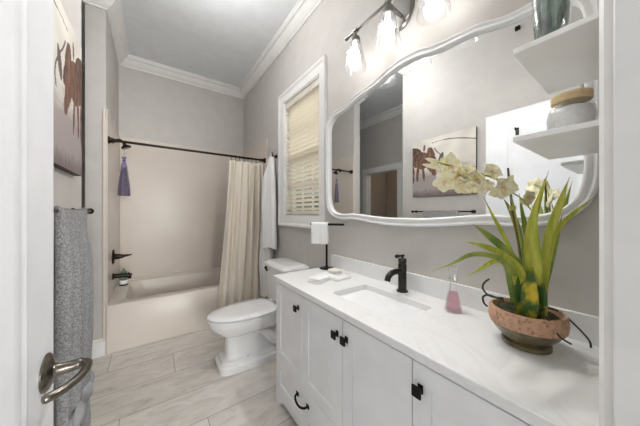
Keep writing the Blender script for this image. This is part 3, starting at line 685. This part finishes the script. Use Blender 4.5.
def flower(u, v, dd, rad, face, spin=0, closed=0.0):
    c = PX(u, v, D+dd); f = Vector(face).normalized()
    toc = (CAMP-c).normalized(); nrm = (toc+f*.8).normalized(); a_ = nrm.orthogonal().normalized(); b_ = nrm.cross(a_)
    fl = B()
    up = (Vector((0, 0, 1))-nrm*nrm.z).normalized(); rt = up.cross(nrm).normalized()
    for k in range(5):
        an = spin+2*PI*k/5+random.uniform(-.12, .12); dv = (up*math.cos(an)+rt*math.sin(an)+nrm*(.15+closed)).normalized()
        fl.loft(petal_rows(c, dv, nrm, rad*random.uniform(.95, 1.15), rad*random.uniform(.44, .56), random.uniform(-.15, .35)), False, False, False)
    fo = fl.obj('flower', 'petal', og, smooth=True, thick=.0008, fix=False, ang=180)
    lp = B(); dv = (nrm*1.0-up*.35).normalized()
    lp.loft(petal_rows(c+nrm*.003, dv, up, rad*.42, rad*.17, -.5), False, False, False)
    lp.tube([c+nrm*.002, c+nrm*rad*.28+up*rad*.10], [rad*.09, rad*.05], 8)
    lp.obj('lip', 'lip', fo, smooth=True, fix=False, ang=180)
flower(458, 175, -.035, .036, (-.1, .2, -.3), 1.0)
flower(470, 185, -.05, .030, (.1, .1, -.4), .2)
flower(484, 184, -.05, .034, (.2, .1, -.4), 1.1)
flower(452, 166, -.055, .037, (-.3, .3, .1), .3)
flower(445, 181, -.045, .034, (-.4, .1, -.3), .9)
flower(466, 171, -.07, .026, (.0, -.1, .2), .5, .5)
flower(477, 178, -.065, .040, (.1, .2, -.1), .1)
flower(463, 184, -.04, .032, (-.2, .1, -.5), 1.2)
flower(491, 172, -.03, .031, (.3, -.2, .4), .7)
flower(502, 187, -.045, .042, (.2, -.2, -.1), .35)
flower(527, 198, .03, .030, (.7, -.2, -.1), .6)
b = B()
for (ua, va, ub, vb) in ((440, 163, 424, 158), (440, 168, 421, 164), (438, 166, 430, 161)):
    a_ = PX(ua, va, D-.055); e_ = PX(ub, vb, D-.065); dv = (e_-a_).normalized(); nm = (CAMP-a_).normalized(); nm = (nm-dv*nm.dot(dv)).normalized()
    b.loft(petal_rows(a_, dv, nm, (e_-a_).length, .007, .1), False, False, False)
b.obj('flower', 'petal', og, smooth=True, thick=.0008, fix=False, ang=180)
for l in (((503, 298, -.01), (490, 296, -.04), (483, 289, -.05), (484, 283, -.05), (489, 279, -.045)),
          ((503, 300, -.02), (489, 295, -.06), (483, 297, -.07), (484, 303, -.07), (487, 306, -.065)),
          ((548, 308, -.02), (560, 312, -.02), (572, 322, -.02), (584, 334, -.02), (590, 342, -.02), (591, 349, -.02)),
          ((536, 310, -.06), (546, 316, -.085), (552, 326, -.095), (560, 337, -.10), (571, 344, -.10))):
    b = B(); b.tube(catmull(pp(*l), 6), .0028, 8); b.obj('root', 'root', og, smooth=True)

# ------------------------------------------------------------------ wall mirror
MC = .836
OUT = [(0, 1.212), (.12, 1.214), (.26, 1.226), (.36, 1.236), (.44, 1.240), (.50, 1.236), (.58, 1.240), (.65, 1.262), (.70, 1.300), (.728, 1.345), (.742, 1.41), (.744, 1.55), (.744, 1.75), (.744, 1.90), (.742, 1.98), (.722, 2.032), (.68, 2.066), (.63, 2.088), (.57, 2.092), (.51, 2.093), (.45, 2.108), (.39, 2.128), (.30, 2.138), (.24, 2.143), (.175, 2.156), (.10, 2.178), (0, 2.186)]
INN = [(0, 1.262), (.12, 1.263), (.24, 1.271), (.34, 1.281), (.42, 1.285), (.49, 1.281), (.56, 1.285), (.61, 1.300), (.645, 1.33), (.664, 1.37), (.674, 1.43), (.676, 1.55), (.676, 1.75), (.676, 1.88), (.674, 1.95), (.662, 1.995), (.63, 2.03), (.585, 2.05), (.53, 2.054), (.48, 2.060), (.43, 2.073), (.37, 2.090), (.30, 2.100), (.23, 2.104), (.17, 2.114), (.10, 2.132), (0, 2.142)]
OUT = [(d*.993, z) for d, z in OUT]; INN = [(d*(1+.036*min(1, d/.6)), z) for d, z in INN]
def full(half):
    r = [Vector((0, MC+d, z)) for d, z in half]; l = [Vector((0, MC-d, z)) for d, z in half[1:-1]][::-1]
    return catmull(r+l, 5, True)
fo_, fi_ = full(OUT), full(INN)
mr = empty('wall_mirror', (0, MC, 1.212), 'large wavy-topped mirror in a white carved frame above the vanity', 'mirror')
def mring(t, x): return [Vector((x, a.y+(b_.y-a.y)*t, a.z+(b_.z-a.z)*t)) for a, b_ in zip(fo_, fi_)]
b = B(); b.loft([mring(0, -.001), mring(0, -.026), mring(.08, -.034), mring(.22, -.036), mring(.32, -.030), mring(.45, -.026), mring(.62, -.030), mring(.74, -.036), mring(.86, -.036), mring(.95, -.030), mring(1.0, -.016), mring(1.0, -.001)], loop=True)
b.obj('frame', 'frame', mr, smooth=True, ang=50)
b = B(); b.loft([[v+Vector((0, 0, 0)) for v in mring(.97, -.014)], mring(.97, -.010)], True, True); b.obj('glass', 'mirror', mr)

# ------------------------------------------------------------------ vanity light
LX, LZ = -.16, 2.436
vl = empty('vanity_light', (0, .84, LZ), 'three-lamp brushed nickel vanity light with clear glass cone shades above the mirror', 'wall lamp')
b = B(); rr_ = [[Vector((x, .86+(.085-o)*math.cos(2*PI*k/40), 2.485+(.115-o)*math.sin(2*PI*k/40))) for k in range(40)] for x, o in ((-.0005, 0), (-.010, 0), (-.014, .008), (-.020, .012), (-.024, .03))]
b.loft(rr_); b.obj('backplate', 'lampmetal', vl, smooth=True, ang=30)
B().tube([(-.02, .85, LZ), (LX, .84, LZ)], .011, 14).obj('arm', 'lampmetal', vl, smooth=True)
b = B(); b.tube([(LX, .49, LZ), (LX, 1.165, LZ)], .0095, 14)
for yy in (.49, 1.165): b.lathe([(.013, -.008), (.013, .008)], (LX, yy, LZ), 14, (0, 1, 0))
for yy in (.59, .835, 1.08): b.lathe([(.015, -.012), (.015, .012)], (LX, yy, LZ), 14, (0, 1, 0))
b.obj('crossbar', 'lampmetal', vl, smooth=True)
for yy in (1.09, .835, .58):
    s0 = LZ-.012
    sk_ = B().lathe([(.010, .0), (.012, -.015), (.030, -.030), (.034, -.040), (.034, -.062), (.028, -.066)], (LX, yy, s0), 28).obj('socket', 'lampmetal', vl, smooth=True)
    z1 = s0-.058
    B().lathe([(.036, 0), (.040, -.015), (.052, -.075), (.066, -.135), (.073, -.168), (.0715, -.168), (.0645, -.135), (.0505, -.075), (.0385, -.015), (.0345, 0)], (LX, yy, z1), 36, caps=False).obj('shade', 'shade', sk_, smooth=True)
    B().lathe([(.012, -.008), (.014, -.03), (.026, -.062), (.032, -.088), (.030, -.108), (.020, -.126), (.006, -.133)], (LX, yy, z1), 20).obj('bulb', 'bulb', sk_, smooth=True)

    ld = bpy.data.lights.new('bulb_light', 'AREA'); ld.shape = 'DISK'; ld.size = .055; ld.energy = LAMPW; ld.color = (1, .98, .955)
    lo = bpy.data.objects.new('bulb_light', ld); COL.objects.link(lo); lo.location = Vector((LX-.035, yy, z1-.088)); lo.rotation_euler = (0, R(49), 0)

# ------------------------------------------------------------------ floating shelves with jar and vase
for z, lab in ((1.4725, 'lower white floating shelf at the right end of the vanity, holding the lidded jar'), (1.6945, 'upper white floating shelf at the right end of the vanity, holding the glass vase')):
    B().box((-.455, .0355, z), (-.105, .207, z+.0135)).obj('floating_shelf', 'trim', None, bevel=.002, label=lab, cat='shelf', group='floating shelves beside the mirror', center=True)
jx, jy, jz0 = -.345, .120, 1.4865
jr = empty('glass_jar', (jx, jy, jz0), 'round clear glass jar of white bath salts with a pale wood lid', 'jar')
B().lathe([(.030, 0), (.036, .003), (.043, .02), (.045, .045), (.041, .066), (.033, .078), (.032, .084)], (jx, jy, jz0), 36).obj('glass_body', 'glass', jr, smooth=True)
b = B()
rings = [[Vector((jx+r_*(1+.06*noise.noise(Vector((k*.9, z*90, 1))))*math.cos(2*PI*k/28), jy+r_*(1+.06*noise.noise(Vector((k*.9, z*90, 1))))*math.sin(2*PI*k/28), jz0+z)) for k in range(28)] for r_, z in ((.030, .003), (.040, .02), (.042, .045), (.036, .066), (.018, .074))]
b.loft(rings); b.obj('bath_salts', 'crystals', jr, smooth=True)
B().lathe([(.036, .083), (.037, .085), (.037, .101), (.035, .103)], (jx, jy, jz0), 36).obj('lid', 'wood', jr, smooth=True)
vx, vy, vz = -.372, .150, 1.7085
vs = empty('glass_vase', (vx, vy, vz), 'clear glass vase of dark green leaves standing on the upper shelf', 'vase')
B().lathe([(.030, 0), (.032, .003), (.036, .10), (.042, .22), (.0405, .22), (.0345, .10), (.030, .008)], (vx, vy, vz), 32).obj('glass_body', 'glass', vs, smooth=True)
b = B()
for k in range(70):
    a = random.uniform(0, 2*PI); r_ = random.uniform(.005, .029); z0 = random.uniform(.01, .18); h = random.uniform(.06, .12)
    c = Vector((vx+r_*math.cos(a), vy+r_*math.sin(a), vz+z0)); o = Vector((math.cos(a), math.sin(a), 0))
    tip = c+o*random.uniform(-.004, .005)+Vector((0, 0, h)); sd = o.cross(Vector((0, 0, 1)))*random.uniform(.009, .016); mid = (c+tip)/2
    b.add([c, mid-sd, tip, mid+sd], [(0, 1, 2, 3)])
b.obj('leaves', 'vaseleaf', vs, thick=.001, fix=False)

# ------------------------------------------------------------------ left wall: picture, towel bar, towel
def canvas():
    XW = -1.5445; y0, y1, z0, z1 = 1.048, 1.768, 1.487, 2.17; th = .030
    t = NT('painted_canvas'); at = t.node('ShaderNodeAttribute'); at.attribute_name = 'paint'
    t.link(at.outputs['Color'], t.b.inputs['Base Color']); t.b.inputs['Roughness'].default_value = .8
    NU, NV = 150, 150; vs_ = []; cols = []
    def E(s, q, cs, cq, rs, rq, rot=0):
        ds, dq = s-cs, q-cq; c, sn = math.cos(rot), math.sin(rot); a, b2 = ds*c+dq*sn, -ds*sn+dq*c
        return (a/rs)**2+(b2/rq)**2
    def mix(a, b2, f): return tuple(x+(y-x)*max(0, min(1, f)) for x, y in zip(a, b2))
    for j in range(NV+1):
        for i in range(NU+1):
            s, q = i/NU, j/NV; n1 = noise.noise(Vector((s*5, q*5, 0))); n2 = noise.noise(Vector((s*30, q*12, 3))); n3 = noise.noise(Vector((s*4, q*40, 7)))
            c = mix((226, 221, 210), (205, 198, 190), .5+n1)
            gq = .38+.05*n1
            if q < gq+.12: c = mix(c, (158, 148, 146), (gq+.12-q)/.16+.3*n3)
            if q < .12: c = mix(c, (120, 108, 108), (.12-q)/.1+.5*n2)
            jit = .18*n1+.16*n2
            for el, colr in (((.84, .64, .21, .15, .15), (104, 74, 62)), ((.97, .76, .15, .13, .3), (74, 56, 50)), ((.66, .72, .06, .13, -.3), (96, 68, 58)), ((.60, .60, .035, .08, -.3), (84, 60, 52)), ((.68, .56, .075, .17, -.35), (104, 72, 58)), ((.62, .42, .045, .08, -.25), (92, 66, 56)),
                             ((.90, .44, .028, .17, .05), (88, 64, 54)), ((.80, .42, .024, .16, -.12), (98, 72, 60)), ((.99, .42, .03, .18, .0), (80, 60, 52)), ((.78, .85, .02, .06, .1), (100, 76, 64))):
                e = E(s, q, *el)
                if e+jit < 1: c = mix(colr, (140, 104, 88), .25+1.2*n2)
            # reins and branch lines
            ln = .82+.10*math.sin(s*3.2)
            if s < .66 and abs(q-ln) < .008+.006*n1: c = (72, 62, 58)
            if abs(s-(.52+.10*math.sin(q*9))) < .010 and .45 < q < .82: c = mix(c, (60, 52, 52), .8)
            if E(s, q, .50, .62, .035, .10, .3)+jit < 1: c = (98, 84, 82)
            vs_.append((XW+th, y0+(y1-y0)*s, z0+(z1-z0)*q)); cols.append(lin(c))
    fs = [(j*(NU+1)+i, j*(NU+1)+i+1, (j+1)*(NU+1)+i+1, (j+1)*(NU+1)+i) for j in range(NV) for i in range(NU)]
    pic = empty('canvas_print', (XW, (y0+y1)/2, z0), 'unframed canvas print of brown horses on the left wall above the towel bar', 'picture')
    f = B().add(vs_, fs).obj('painted_front', t.m, pic, fix=False)
    ca = f.data.color_attributes.new('paint', 'FLOAT_COLOR', 'POINT')
    ca.data.foreach_set('color', [x for c in cols for x in c])
    B().box((XW, y0, z0), (XW+th-.0003, y1, z1)).obj('canvas_edge', mat('canvas_edge', (92, 84, 78), .8), pic)
canvas()
BX, BZ = -1.478, 1.300
tb = empty('towel_bar', (BX, 1.405, BZ), 'dark bronze towel bar with round ends on the left wall', 'towel bar')
B().tube([(BX, 1.06, BZ), (BX, 1.75, BZ)], .008, 12).obj('bar', 'bronze', tb, smooth=True)
for yy, s_ in ((1.075, -1), (1.735, 1)):
    b = B(); b.tube([(-1.545, yy, BZ), (BX, yy, BZ)], .009, 12); b.lathe([(.017, 0), (.017, .006), (.012, .012)], (-1.5448, yy, BZ), 24, (1, 0, 0)); b.lathe([(.010, 0), (.014, .006), (.016, .014), (.012, .022), (.005, .027), (.007, .031), (.002, .035)], (BX, yy-s_*.002, BZ), 20, (0, s_, 0)); b.obj('bracket', 'bronze', tb, smooth=True)
gt = empty('bath_towel', (BX, 1.41, BZ), 'long grey terry bath towel hanging folded over the towel bar', 'towel')
def gfold(name, y0, y1, zt, zb, xo, m, thick0, seed, taper=0, nfold=3.0, amp=.014):
    rings = []; nv = 60; n = 60
    for j in range(nv+1):
        v = j/nv; z = zt+(zb-zt)*v; r = []
        bulge = thick0*(.55+.5*math.sin(PI*min(1, v*.9+.08)))
        ya, yb = y0+taper*v*.5, y1-taper*v*.3
        for i in range(n):
            a = 2*PI*i/n; cs, sn = math.cos(a), math.sin(a)
            yy = (ya+yb)/2-(yb-ya)/2*math.copysign(abs(cs)**.55, cs)
            front = math.copysign(abs(sn)**.55, sn)
            wv = amp*math.sin((yy-y0)/(y1-y0)*2*PI*nfold+seed+v*1.8)*min(1, v*5)+.006*noise.noise(Vector((yy*16, z*7, seed)))
            xx = xo+bulge*front+(wv if front > 0 else wv*.4)
            zz = z
            if j == 0: zz = z-.016*abs(front)**2
            r.append(Vector((max(xx, -1.53), yy, zz)))
        rings.append(r)
    return B().loft(rings).obj(name, m, gt, smooth=True, ang=70)
gfold('towel_front', 1.20, 1.60, 1.318, .23, BX+.004, 'towelg', .024, 0, .02)
gfold('towel_layer', 1.42, 1.625, 1.15, .44, BX+.014, 'towelg', .018, 2.2, .0, 1.2, .010)
gfold('towel_band', 1.198, 1.60, .53, .455, BX+.006, 'towelband', .034, 0.9, .0)

# ------------------------------------------------------------------ entry door (open against the left wall)
dr = empty('door_1', (-1.45, .10, 0), kind='structure')
DX0, DX1, DY0, DY1, DZ1 = -1.455, -1.418, .112, .927, 2.195
b = B(); st = .168
b.box((DX0, DY0, .012), (DX1-.0002, DY1, DZ1))
def rg(o, x, y0, y1, z0, z1): return [Vector((x, y0+o, z0+o)), Vector((x, y1-o, z0+o)), Vector((x, y1-o, z1-o)), Vector((x, y0+o, z1-o))]
b.obj('door_slab', 'door', dr, bevel=.0015)
b = B(); pa = (DY0+st, DY1-st, .28, 2.04)
b.loft([rg(-.002, DX1-.001, *pa), rg(.004, DX1+.003, *pa), rg(.012, DX1+.0042, *pa), rg(.022, DX1+.0012, *pa), rg(.030, DX1+.0012, *pa), rg(.040, DX1+.0040, *pa), rg(.050, DX1+.0045, *pa), rg(.062, DX1+.0012, *pa)], True, True)
b.obj('panel_moulding', 'door', dr, smooth=True, ang=25)
hl, hz_ = .868, .898
lv = empty('lever_handle', (0, 0, 0)); lv.parent = dr; lv.location = Vector((DX1, hl, hz_))-dr.location
B().lathe([(.045, 0), (.045, .003), (.040, .008), (.030, .012), (.018, .016), (.0145, .022), (.013, .05)], (DX1, hl, hz_), 36, (1, 0, 0)).obj('rose', 'nickel', lv, smooth=True)
b = B(); b.tube(catmull([(DX1+.035, hl, hz_), (DX1+.062, hl+.001, hz_+.001), (DX1+.076, hl-.010, hz_+.002), (DX1+.078, hl-.035, hz_), (DX1+.068, hl-.070, hz_-.003), (DX1+.048, hl-.100, hz_-.004), (DX1+.026, hl-.118, hz_-.003)], 5), [.013]*6+[.0105]*6+[.0095]*12+[.010]*6+[.008], 14); b.obj('lever', 'nickel', lv, smooth=True)
b = B(); b.box((DX1, .675, 1.965), (DX1+.005, .70, 2.03)); b.tube([(DX1+.004, .687, 2.0), (DX1+.05, .687, 2.0), (DX1+.06, .687, 2.02)], .006, 8); b.obj('coat_hook', 'black', dr, bevel=.001)

b = B(); b.box((-1.5448, .70, 2.95), (-1.525, .735, 2.985)); b.tube([(-1.53, .717, 2.967), (-1.50, .717, 2.955)], .012, 12)
b.obj('wall_sensor', 'black', None, bevel=.002, label='tiny black sensor high on the left wall, seen only in the mirror', cat='sensor', center=True)
